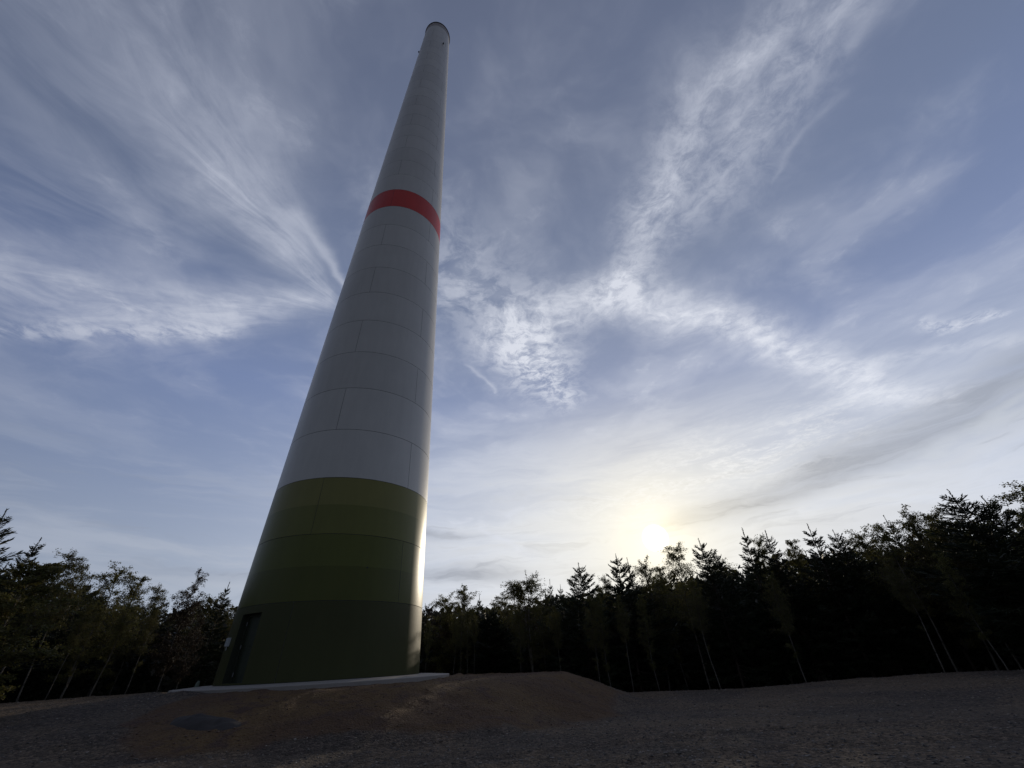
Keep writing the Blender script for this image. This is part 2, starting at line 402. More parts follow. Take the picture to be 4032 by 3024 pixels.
# ------------------------------------------------------------------ terrain
rng = np.random.default_rng(7)
PERM = rng.random((256, 256))
def vnoise(x, y):
    xi = np.floor(x).astype(int); yi = np.floor(y).astype(int); fx = x-xi; fy = y-yi
    fx = fx*fx*(3-2*fx); fy = fy*fy*(3-2*fy)
    g = lambda a, b: PERM[a % 256, b % 256]
    return (g(xi, yi)*(1-fx)+g(xi+1, yi)*fx)*(1-fy)+(g(xi, yi+1)*(1-fx)+g(xi+1, yi+1)*fx)*fy
def fbm(x, y, o=5, g=.5):
    a = 1.0; t = 0; n = 0
    for k in range(o): t = t+a*vnoise(x*2**k+17*k, y*2**k+31*k); n += a; a *= g
    return t/n-.5
def sst(a, b, x):
    t = np.clip((x-a)/(b-a), 0, 1); return t*t*(3-2*t)
TX, TY = -9.75, 23.49
def terrain(x, y):
    x = np.asarray(x, float); y = np.asarray(y, float)
    d = np.hypot(x, y); a = np.degrees(np.arctan2(x, y))
    h = -1.62 + 0*x
    # the pad rises to the left and behind the tower
    left = sst(-6, -38, a)*sst(10, 30, d)*1.16 * (1-sst(100, 140, np.abs(a)))
    h = h + left
    # right-hand side: gentle swell then a drop into the wood
    h = h + sst(18, 44, a)*sst(14, 30, d)*.35*(1-sst(100, 140, np.abs(a)))
    edge = 27 + 4*sst(-20, -40, a) + 3*sst(20, 45, a)
    h = h - sst(edge, edge+7, d)*(.9+.6*sst(-20, -45, a))*np.where(np.abs(a) < 75, 1, 0)
    # mound of soil round the foundation
    ex, ey = (x-(-8.9))/10.4, (y-24.6)/8.6
    e = np.sqrt(ex*ex+ey*ey) + .05*fbm(x*.5, y*.5, 3)
    rw = sst(-2, 4, a); mound = np.clip((1.46-.10*rw-e)/(.52-.20*rw), 0, 1); mound = mound*.75+.25*sst(0, 1, mound)
    h = np.maximum(h, h*(1-mound) + (-.54)*mound)
    lift = (1-sst(5.9, 8.6, np.hypot(x-TX, y-TY)))
    h = h + lift*.06
    # banked up over the foundation edge on the left
    bk = np.exp(-((a+36)/7.5)**2)*np.exp(-((d-22.4)/3.0)**2)
    h = h + bk*.04
    h = h + fbm(x*.35, y*.35, 4)*.12*sst(3, 9, d) + fbm(x*2.2, y*2.2, 4)*.05*(1+.8*mound)
    # clods and ridges along the crest of the mound
    rr = np.hypot(x-TX, y-TY)
    h = h + mound*np.exp(-((rr-6.6)/.5)**2)*np.clip(fbm(x*1.1, y*1.1, 4), 0, 1)*.5
    # worn wheel ruts sweeping across the gravel
    for rr0, dep in ((13.2, .035), (15.1, .035), (10.2, .025)):
        q = np.hypot(x-6, y-(-2.5))-rr0+.25*fbm(x*.3, y*.3, 2)
        h = h - dep*np.exp(-(q/.22)**2)*(1-mound) + dep*.6*np.exp(-((np.abs(q)-.42)/.14)**2)*(1-mound)
    inside = 1-sst(5.0, 5.6, rr)
    h = h*(1-inside) + (-.95)*inside
    far = sst(60, 140, d)
    return h*(1-far) + (-2.6)*far
azs_ = np.concatenate([np.arange(-180, -64, 4.), np.arange(-64, 64, .32), np.arange(64, 180, 4.)])
rad_ = np.concatenate([[.3, .8, 1.6, 3, 4.5, 5.5, 6.2], 6.6*1.0125**np.arange(0, 165), 6.6*1.0125**165*1.12**np.arange(0, 31)])
AA, RR = np.meshgrid(np.radians(azs_), rad_)
GX, GY = RR*np.sin(AA), RR*np.cos(AA); GZ = terrain(GX, GY)
na, nr = len(azs_), len(rad_)
V = np.stack([GX.ravel(), GY.ravel(), GZ.ravel()], 1)
ii = np.arange(nr-1)[:, None]*na + np.arange(na)[None]; jj = np.arange(nr-1)[:, None]*na + (np.arange(na)[None]+1) % na
Fq = np.stack([ii, jj, jj+na, ii+na], -1).reshape(-1, 4)
V = np.vstack([V, [[0, 0, float(terrain(0, 0))]]])
fc = [list(q) for q in Fq.tolist()] + [[k, len(V)-1, (k+1) % na] for k in range(na)]
gme = mesh('ground', V, fc, [GROUND], None, True)
def soilmask(x, y):
    e = np.sqrt(((x+8.4)/10.9)**2+((y-23.6)/9.6)**2)
    a = np.degrees(np.arctan2(x, y))
    s = 1-sst(.92, 1.32, e+.35*fbm(x*.4, y*.4, 4))
    s = s*sst(-34, -27, a+5*fbm(x*.3, y*.3, 3) + 2.2*np.clip(22-np.hypot(x, y), -3, 4))
    d = np.hypot(x, y)
    return np.clip(s + .9*sst(38, 42, d), 0, 1)
sm = np.append(soilmask(V[:, 0], V[:, 1]), [])
at = gme.attributes.new('soil', 'FLOAT', 'POINT'); at.data.foreach_set('value', sm.astype(np.float32))
tag(link('ground', gme), kind='structure')

def stones(name, n, dmin, dmax, smin, smax, mat, keep, seed, label):
    g = np.random.default_rng(seed)
    a = np.radians(g.uniform(-58, 56, n)); d = dmin*(dmax/dmin)**g.random(n)
    x, y = d*np.sin(a), d*np.cos(a); k = keep(x, y); x, y, d = x[k], y[k], d[k]; n = len(x)
    z = terrain(x, y)
    s = smin*(smax/smin)**(g.random(n)**2.2)
    base = np.array([[1,0,0],[0,1,0],[-1,0,0],[0,-1,0],[0,0,.7],[0,0,-.7]], float)
    fs = np.array([[0,1,4],[1,2,4],[2,3,4],[3,0,4],[1,0,5],[2,1,5],[3,2,5],[0,3,5]])
    v = base[None]*(1+.7*(g.random((n, 6, 1))-.5)) + .35*(g.random((n, 6, 3))-.5)
    an = g.uniform(0, 6.28, n); c, s_ = np.cos(an), np.sin(an)
    vx = v[..., 0]*c[:, None]-v[..., 1]*s_[:, None]; vy = v[..., 0]*s_[:, None]+v[..., 1]*c[:, None]
    vv = np.stack([vx*s[:, None]*g.uniform(.7, 1.5, n)[:, None]+x[:, None], vy*s[:, None]+y[:, None], v[..., 2]*s[:, None]*.7+z[:, None]+s[:, None]*.15], -1)
    ff = fs[None]+6*np.arange(n)[:, None, None]
    return tag(link(name, mesh(name, vv.reshape(-1, 3), ff.reshape(-1, 3), [mat])), label, 'gravel', None, 'stuff')
onslab = lambda x, y: np.hypot(x-TX, y-TY) > 6.0
stones('gravel', 42000, 7.5, 34, .008, .040, STONE, lambda x, y: onslab(x, y) & (soilmask(x, y) < .5), 3, 'loose grey crushed stone strewn over the work site')
stones('soil_clods', 7000, 11, 30, .015, .05, CLOD, lambda x, y: onslab(x, y) & (soilmask(x, y) > .45), 4, 'brown clods of earth lying over the soil mound').__setitem__('category', 'soil')
# small dark heap on the gravel
hv, hf = [], []
hc = polar(-32.2, 16.6); ht = Vector((math.cos(R(14)), -math.sin(R(14)), 0)); hn = Vector((-ht.y, ht.x, 0))
nx, ny = 60, 26
for j in range(ny+1):
    for i in range(nx+1):
        uu, vv_ = i/nx*2-1, j/ny*2-1
        p = hc + ht*(uu*1.35) + hn*(vv_*.5)
        q = max(0, 1-uu*uu-vv_*vv_)
        hh = (q**.8)*(.13-.05*uu+.16*float(fbm(p.x*2.6+9, p.y*2.6, 4)))
        hv.append((p.x, p.y, float(terrain(p.x, p.y))-.05+max(hh, -.05)+(.0 if q > 0 else -.06)))
for j in range(ny):
    for i in range(nx):
        a = j*(nx+1)+i; hf.append((a, a+1, a+nx+2, a+nx+1))
hp = link('soil_heap', mesh('soil_heap', hv, hf, [HEAPM], None, True))
tag(hp, 'small low heap of dark damp soil on the gravel left of the tower', 'soil heap')

# ------------------------------------------------------------------ foundation
nseg = 160
sv, sf = [], []
prof = [(4.0, -.281), (5.0, -.285), (5.92, -.345), (5.94, -.36), (5.94, -1.3)]
for rr_, zz in prof:
    for k in range(nseg):
        an = 2*math.pi*k/nseg; sv.append((TX+rr_*math.cos(an), TY+rr_*math.sin(an), zz))
for j in range(len(prof)-1):
    for k in range(nseg): sf.append((j*nseg+k, j*nseg+(k+1) % nseg, (j+1)*nseg+(k+1) % nseg, (j+1)*nseg+k))
sf.append(tuple(range(nseg)))
sme = mesh('foundation_slab', sv, sf, [CONC], None, True)
sme.set_sharp_from_angle(angle=R(25))
tag(link('foundation_slab', sme), 'round pale concrete foundation slab under the tower, half buried in soil', 'foundation')
mk = MB()
mp = Vector((-13.95, 20.75, -.33))
mk.tube([mp, mp+Vector((.01, 0, .16)), mp+Vector((.03, 0, .25))], [.085, .07, .045], 8)
tag(mk.build('marker_stone', material('mossy stone', plain((.16, .19, .15), .9))), 'short grey green marker stone standing on the left rim of the concrete slab', 'marker')

# ------------------------------------------------------------------ tower
HR = 2.8
def rad_at(k): return (1.59392808-.0263302938*k)*HR
tower = bpy.data.objects.new('wind_turbine_tower', None); tower.location = (TX, TY, -.28); col.objects.link(tower)
tag(tower, 'tall unfinished tapering concrete tower, green at the foot, white above, with one red ring', 'tower')
def ring_part(k, mats, split=None, door=None):
    ja = [(-90.4+120*i) if k % 2 == 0 else (-29.6+120*i) for i in range(3)]
    ja = [((a+180) % 360)-180 for a in ja]
    base = [a for a in np.arange(-180, 180, 2.5) if all(abs(a-j) > 1.0 for j in ja)]
    ang = [(a, 0) for a in base]
    r0_ = rad_at(k)
    for j in ja:
        da = math.degrees(.009/r0_); ang += [(j-da, 0), (j, 1), (j+da, 0)]
    if door: ang = [(a, s) for a, s in ang if min(abs(a-door[0]), abs(a-door[1])) > .6] + [(door[0], 0), (door[1], 0)]
    ang.sort(); n = len(ang)
    g = .011; zz = [(0, 1), (g, 0)]
    if split: zz.append((HR*split, 0))
    if door: zz.append((door[2], 0)); zz.append((door[3], 0))
    zz += [(HR-g, 0), (HR, 1)]; zz.sort()
    vs_, fs_, ms_ = [], [], []
    for z, ins in zz:
        rr_ = rad_at(k+z/HR)
        for a, s in ang:
            q = rr_ - (.03 if (ins or s) else 0); vs_.append((q*math.cos(R(a)), q*math.sin(R(a)), k*HR+z))
    for j in range(len(zz)-1):
        zm = (zz[j][0]+zz[j+1][0])/2
        for i in range(n):
            i2 = (i+1) % n
            if door:
                am = (ang[i][0]+ang[i2][0])/2
                if door[0] < am < door[1] and i2 and door[2] < zm < door[3]: continue
            seam = zz[j][1] or zz[j+1][1] or ang[i][1] or ang[i2][1]
            fs_.append((j*n+i, j*n+i2, (j+1)*n+i2, (j+1)*n+i))
            ms_.append(0 if seam else (2 if (split and zm > HR*split) else 1))
    me = mesh('ring', vs_, fs_, [SEAL]+mats, ms_, True)
    me.set_sharp_from_angle(angle=R(18))
    o = link('ring', me, tower)
    return o
DA0, DA1 = -126.0, -109.0
for k in range(32):
    if k == 0: o = ring_part(k, [G0], None, (DA0, DA1, .07, 2.50)); o['label'] = 'dark green bottom ring with the door'
    elif k == 1: o = ring_part(k, [G1, G2], .5); o['label'] = 'olive green ring above the door'
    elif k == 2: o = ring_part(k, [G3, G4], .5); o['label'] = 'lighter green ring below the white'
    elif k == 12: o = ring_part(k, [RED]); o['label'] = 'red marking ring'
    else: o = ring_part(k, [WHITE])
# cap
cv, cf, cm = [], [], []
prof = [(32.0, 0), (32.0, .012), (32.55, .012), (32.55, .10), (32.63, .10), (32.63, -.35), (32.2, -.35)]
nseg = 96
for kk, ex in prof:
    for i in range(nseg):
        an = 2*math.pi*i/nseg; q = rad_at(kk)+ex; cv.append((q*math.cos(an), q*math.sin(an), kk*HR))
for j in range(len(prof)-1):
    for i in range(nseg):
        cf.append((j*nseg+i, j*nseg+(i+1) % nseg, (j+1)*nseg+(i+1) % nseg, (j+1)*nseg+i)); cm.append(1 if j in (2, 3) else 0)
cf.append(tuple(6*nseg+i for i in range(nseg))); cm.append(0)
cme = mesh('cap', cv, cf, [CAPM, BLACKM], cm, True); cme.set_sharp_from_angle(angle=R(25))
link('cap', cme, tower)
for a in (-42.6, -162.6):
    b = MB(); q = rad_at(29.3); n = Vector((math.cos(R(a)), math.sin(R(a)), 0)); t = Vector((-n.y, n.x, 0)); c = n*q+Vector((0, 0, 29.3*HR))
    b.box(c+n*.08, t, n, Vector((0, 0, 1)), .06, .09, .07)
    b.tube([c+n*.16+Vector((0, 0, -.12)), c+n*.16+Vector((0, 0, .16))], [.10, .10], 10)
    b.build('obstruction_light', BLACKM, tower)
b = MB(); n = Vector((math.cos(R(-53.6)), math.sin(R(-53.6)), 0)); q = rad_at(1.49)
b.tube([n*(q-.02)+Vector((0, 0, 1.49*HR)), n*(q+.012)+Vector((0, 0, 1.49*HR))], [.035, .035], 10)
b.build('grommet', BLACKM, tower)
# door
dc = (DA0+DA1)/2; n = Vector((math.cos(R(dc)), math.sin(R(dc)), 0)); t = Vector((-n.y, n.x, 0)); up = Vector((0, 0, 1))
hw = rad_at(.5)*math.sin(R((DA1-DA0)/2)); DEP = rad_at(.5)*math.cos(R((DA1-DA0)/2))
bz, tz = .07, 2.50
inn = DEP-.34
fr = MB()
def corner(sg, z, d): return n*d + t*(sg*hw) + up*z
def oc(a, z):
    q = rad_at(z/HR); return Vector((q*math.cos(R(a)), q*math.sin(R(a)), z))
for a, sg in ((DA0, -1), (DA1, 1)):
    i = len(fr.v)
    pts = [oc(a, bz), oc(a, tz), corner(sg, tz, inn), corner(sg, bz, inn)]
    fr.v += [tuple(p) for p in pts]; fr.f.append((i, i+1, i+2, i+3) if sg < 0 else (i+3, i+2, i+1, i)); fr.m.append(0)
steps = 8
for z, flip in ((tz, 0), (bz, 1)):
    i = len(fr.v)
    for s in range(steps+1):
        a = DA0+(DA1-DA0)*s/steps; p = oc(a, z); fr.v.append(tuple(p)); fr.v.append(tuple(n*inn + t*(hw*(2*s/steps-1)) + up*z))
    for s in range(steps): fr.f.append((i+2*s, i+2*s+1, i+2*s+3, i+2*s+2)); fr.m.append(0)
fr.box(n*(inn+.03)+t*(-hw+.04)+up*((bz+tz)/2), t, n, up, .04, .035, (tz-bz)/2-.004)
fr.box(n*(inn+.03)+t*(hw-.04)+up*((bz+tz)/2), t, n, up, .04, .035, (tz-bz)/2-.004)
fr.box(n*(inn+.028)+up*(tz-.05), t, n, up, hw-.085, .033, .045)
fr.build('door_frame', [REVEAL], tower)
dl = MB()
dl.box(n*(inn-.02)+up*((bz+tz)/2), t, n, up, hw, .03, (tz-bz)/2)
dl.box(n*(inn+.018)+up*(1.75), t, n, up, hw-.24, .008, .45)
dl.box(n*(inn+.018)+up*(.68), t, n, up, hw-.24, .008, .40)
dleaf = dl.build('door', [DOORM], tower)
hd = MB(); hc_ = n*(inn+.025)+t*(hw-.17)+up*1.16
hd.box(hc_, t, n, up, .03, .012, .13); hd.tube([hc_+up*.04, hc_+up*.04+n*.06, hc_+up*.03+n*.065-t*.15], [.014, .014, .012], 6)
hd.build('handle', [STEEL], dleaf)
for z in (.35, 1.30, 2.15):
    hg = MB(); q = n*(inn+.075)+t*(-hw+.09)+up*z; hg.tube([q-up*.07, q+up*.07], [.018, .018], 8); hg.build('hinge', [STEEL], dleaf)
a = -134.6; n2 = Vector((math.cos(R(a)), math.sin(R(a)), 0)); t2 = Vector((-n2.y, n2.x, 0))
jb = MB(); c = n2*(rad_at(.55)+.05)+up*(.545*HR)
jb.box(c, t2, n2, up, .13, .06, .16); jb.box(c+n2*.065, t2, n2, up, .115, .008, .145); jb.tube([c-up*.16, c-up*.30], [.018, .018], 6)
jb.build('junction_box', [material('light grey enclosure', plain((.50, .52, .52), .4))], tower)

# ------------------------------------------------------------------ trees
def needles(P0, dirv, ln, wid, g):
    """thin needle-twig triangles: base points, directions"""
    n = len(P0)
    side = np.cross(dirv, g.normal(size=(n, 3))); side /= np.linalg.norm(side, axis=1)[:, None]+1e-9
    a = P0-side*wid[:, None]*.5; b_ = P0+side*wid[:, None]*.5; c = P0+dirv*ln[:, None]
    mid = P0+dirv*(ln*.55)[:, None]
    m1 = mid-side*wid[:, None]*.55; m2 = mid+side*wid[:, None]*.55
    v = np.stack([a, b_, m2, c, m1], 1).reshape(-1, 3)
    f = np.arange(n*5).reshape(-1, 5)
    return v, f
def spruce(seed, H=8.0, spread=.34, bushy=1.0, whorl=.34):
    g = np.random.default_rng(seed)
    tb = MB()
    lean = g.normal(0, .012, 2)
    zs = np.linspace(0, H, 12); off = np.stack([lean[0]*zs+.04*np.sin(zs*.9+seed), lean[1]*zs+.04*np.cos(zs*.7)], 1)
    tr = .010*H*(1-zs/H)+.006
    tb.tube([(off[i, 0], off[i, 1], zs[i]) for i in range(12)], list(tr), 7)
    ax = lambda z: np.array([np.interp(z, zs, off[:, 0]), np.interp(z, zs, off[:, 1]), z])
    P_, D_, Ln, Wd = [], [], [], []
    wood = MB()
    z = H-.75
    # leader tufts
    for q in np.arange(H-1.1, H, .05):
        for _ in range(3):
            a = g.uniform(0, 6.28); d = np.array([math.cos(a)*.5, math.sin(a)*.5, .85]); P_.append(ax(q)); D_.append(d/np.linalg.norm(d)); Ln.append(.075+.04*g.random()); Wd.append(.028)
    while z > .12*H:
        dep = H-z
        Lb = min(spread*dep**1.12*(.7+.5*g.random())+.05, 2.1*(H/8))*bushy
        if z < .35*H: Lb *= .55+.45*(z/(.35*H))
        nb = int(g.integers(5, 8)); a0 = g.uniform(0, 6.28)
        for bi in range(nb):
            a = a0+bi*6.283/nb+g.normal(0, .22); L_ = Lb*g.uniform(.62, 1.18)
            up0 = np.clip(.62-.16*dep+g.normal(0, .10), -.25, .8)
            hd_ = np.array([math.cos(a), math.sin(a), 0.])
            p0 = ax(z+g.normal(0, .06))
            ns = max(4, int(L_/.085)); ts = np.linspace(.0, 1, ns+1)
            curve = [p0 + hd_*L_*s*math.cos(up0*.6) + np.array([0, 0, 1.])*L_*(up0*s + .28*s*s - .10*s) for s in ts]
            wood.tube([tuple(q) for q in (curve[0], curve[ns//2], curve[-1])], [.010+.008*L_, .007+.003*L_, .004], 3, cap=False)
            for si in range(1, ns+1):
                p = curve[si]; d = curve[si]-curve[si-1]; d = d/np.linalg.norm(d)
                sd = np.cross(d, [0, 0, 1.]); sd /= np.linalg.norm(sd)
                tl = (.16+.34*L_*math.sin(math.pi*min(1, (1-ts[si])*.9+.10))*.62)
                for sg in (-1, 1):
                    q = d*.75+sd*sg*g.uniform(.6, 1.0)+np.array([0, 0, g.normal(.05, .22)]); q /= np.linalg.norm(q)
                    P_.append(p); D_.append(q); Ln.append(tl*g.uniform(.7, 1.2)); Wd.append(.034+.02*g.random())
                    if tl > .22:
                        for fr_ in (.4, .7):
                            q2 = q*.6+d*.5*g.uniform(.4, 1)+sd*sg*-.1+np.array([0, 0, g.normal(0, .3)]); q2 /= np.linalg.norm(q2)
                            P_.append(p+q*tl*fr_); D_.append(q2); Ln.append(tl*.5); Wd.append(.032)
                q = d+np.array([0, 0, g.normal(.3, .25)]); q /= np.linalg.norm(q)
                P_.append(p); D_.append(q); Ln.append(.14+.08*g.random()); Wd.append(.03)
        z -= whorl*g.uniform(.55, 1.15)
    v, f = needles(np.array(P_), np.array(D_), np.array(Ln), np.array(Wd), g)
    nw = len(wood.v)
    vv = np.vstack([np.array(wood.v), v]); ff = wood.f + (f+nw).tolist()
    mi = [1]*len(wood.f)+[0]*len(f)
    return mesh('spruce_trunk', tb.v, tb.f, [BARK], tb.m, True), mesh('spruce_crown', vv, ff, [NEEDLE, BARK], mi)
def birch(seed, H=8.0, low=.42, wide=1.0, leaves=7000, leafsz=.075, droop=.35, fork=False, mat=None, curve=.25):
    g = np.random.default_rng(seed)
    zs = np.linspace(0, H, 14); ph = g.uniform(0, 6.28, 4); dirn = g.uniform(0, 6.28)
    bend = curve*np.sin(zs/H*math.pi*.9+ph[0]*.1)
    ox = bend*math.cos(dirn)+.05*np.sin(zs*1.3+ph[1]); oy = bend*math.sin(dirn)+.05*np.sin(zs*1.1+ph[2])
    ox -= ox[0]; oy -= oy[0]
    tb = MB(); tb.tube([(ox[i], oy[i], zs[i]) for i in range(14)], list(.0058*H*(1-zs/H)**.8+.006), 8)
    stems = [(zs, ox, oy)]
    if fork:
        z2 = np.linspace(.16*H, .82*H, 10); q = (z2-z2[0])/(z2[-1]-z2[0])
        fx_ = np.interp(z2, zs, ox)+.55*q**.7; fy_ = np.interp(z2, zs, oy)+.2*q
        tb.tube([(fx_[i], fy_[i], z2[i]) for i in range(10)], list(.0055*H*(1-q)**.8+.008), 7)
        stems.append((z2, fx_, fy_))
    wood = MB(); anchors = []; 
    nb = 74
    for i in range(nb):
        st = stems[g.integers(0, len(stems))] if fork else stems[0]
        q = g.random()**1.15; z = low*H+(.97-low)*H*q; z = min(z, st[0][-1]*.98)
        if g.random() < .08: z = g.uniform(min(.22, low*.6), low)*H
        p0 = np.array([np.interp(z, st[0], st[1]), np.interp(z, st[0], st[2]), z])
        rel = (z-low*H)/((1-low)*H)
        L_ = wide*H*.215*max(.30, (1-max(rel-.25, 0)**1.6*1.05)*(.7+.3*min(1, rel/.2)))*g.uniform(.5, 1.15)
        a = g.uniform(0, 6.28); e = g.uniform(.5, 1.05)
        d = np.array([math.cos(a)*math.cos(e), math.sin(a)*math.cos(e), math.sin(e)])
        pts = [p0]; nst = 6
        for s in range(nst):
            d = d+np.array([g.normal(0, .10), g.normal(0, .10), -droop*(.10+.28*s/nst)]); d /= np.linalg.norm(d); pts.append(pts[-1]+d*L_/nst)
        wood.tube([tuple(x) for x in pts], list(np.linspace(.016, .004, nst+1)*L_**.5), 3, cap=False)
        for s in range(1, nst+1):
            for _ in range(2 if s < 3 else 4):
                a2 = g.uniform(0, 6.28); l2 = L_*.26*g.uniform(.4, 1.2)
                d2 = np.array([math.cos(a2), math.sin(a2), g.normal(-.1-.5*droop, .5)]); d2 = d2/np.linalg.norm(d2)+d*.5
                e2 = pts[s]+d2*l2; e3 = e2+np.array([d2[0]*.3, d2[1]*.3, -.55*droop-.1])*l2
                wood.tube([tuple(pts[s]), tuple(e2), tuple(e3)], [.005, .0035, .002], 3, cap=False)
                anchors.append((pts[s], e2, e3))
    for s in range(6):
        z = H*(.86+.14*s/6); anchors.append((np.array([np.interp(z, zs, ox), np.interp(z, zs, oy), z]),)*3)
    A_ = np.array([[x for x in an] for an in anchors])
    idx = g.integers(0, len(A_), leaves); tt = g.random(leaves)[:, None]
    pos = np.where(tt < .5, A_[idx, 0]*(1-2*tt)+A_[idx, 1]*2*tt, A_[idx, 1]*(2-2*tt)+A_[idx, 2]*(2*tt-1))
    pos = pos+g.normal(0, .055*H/8, (leaves, 3))
    u1 = g.normal(size=(leaves, 3)); u1 /= np.linalg.norm(u1, axis=1)[:, None]
    u2 = np.cross(u1, g.normal(size=(leaves, 3))); u2 /= np.linalg.norm(u2, axis=1)[:, None]
    sz = (leafsz*g.uniform(.6, 1.3, leaves))[:, None]
    v = np.stack([pos-u1*sz*.6, pos+u2*sz*.42, pos+u1*sz*.6, pos-u2*sz*.42], 1).reshape(-1, 3)
    nw = len(wood.v)
    vv = np.vstack([np.array(wood.v), v]); ff = wood.f+(np.arange(leaves*4).reshape(-1, 4)+nw).tolist()
    return mesh('birch_trunk', tb.v, tb.f, [BIRCHB], tb.m, True), mesh('birch_crown', vv, ff, [mat or BLEAF, BARK], [1]*len(wood.f)+[0]*leaves)
SP = [spruce(11, 8, .30), spruce(12, 8, .36, 1.1), spruce(13, 8, .26, 1.0, .30), spruce(14, 8, .42, 1.25), spruce(15, 8, .33, 1.0, .38)]
BI = [birch(21, 8, .42, .95, 10000, .062), birch(22, 8, .36, .75, 9500, .062), birch(23, 8, .45, 1.0, 11000, .06, droop=.6), birch(24, 8, .36, 1.05, 16000, .062, droop=.5, fork=True),
      birch(25, 8, .30, 1.1, 13000, .066), birch(26, 8, .5, .8, 8500, .06, curve=.5), birch(27, 8, .2, 1.0, 12000, .07, mat=BROWNL), birch(28, 8, .16, 1.25, 26000, .085, droop=.5)]
first = {}
rt = random.Random(5)
def tree(kind, proto, azd, d, top_el, label, group, rot=None, wide=1.0, lean=(0, 0)):
    p = polar(azd, d); gz = float(terrain(p.x, p.y))
    H = d*math.tan(R(top_el))-gz+.05
    if H < 1.5: H = 1.5
    nm = 'spruce_tree' if kind == 's' else 'birch_tree'
    e = bpy.data.objects.new(nm, None); e.location = (p.x, p.y, gz-.05)
    e.rotation_euler = (lean[0], lean[1], rot if rot is not None else rt.uniform(0, 6.28))
    s = H/8.0; wd = s*wide
    e.scale = (wd, wd, s); col.objects.link(e)
    a, b_ = (SP if kind == 's' else BI)[proto]
    link('trunk', a, e); link('crown', b_, e)
    return tag(e, label, 'tree', group)
GS, GB = 'spruces along the skyline of the wood', 'birches along the edge of the wood'
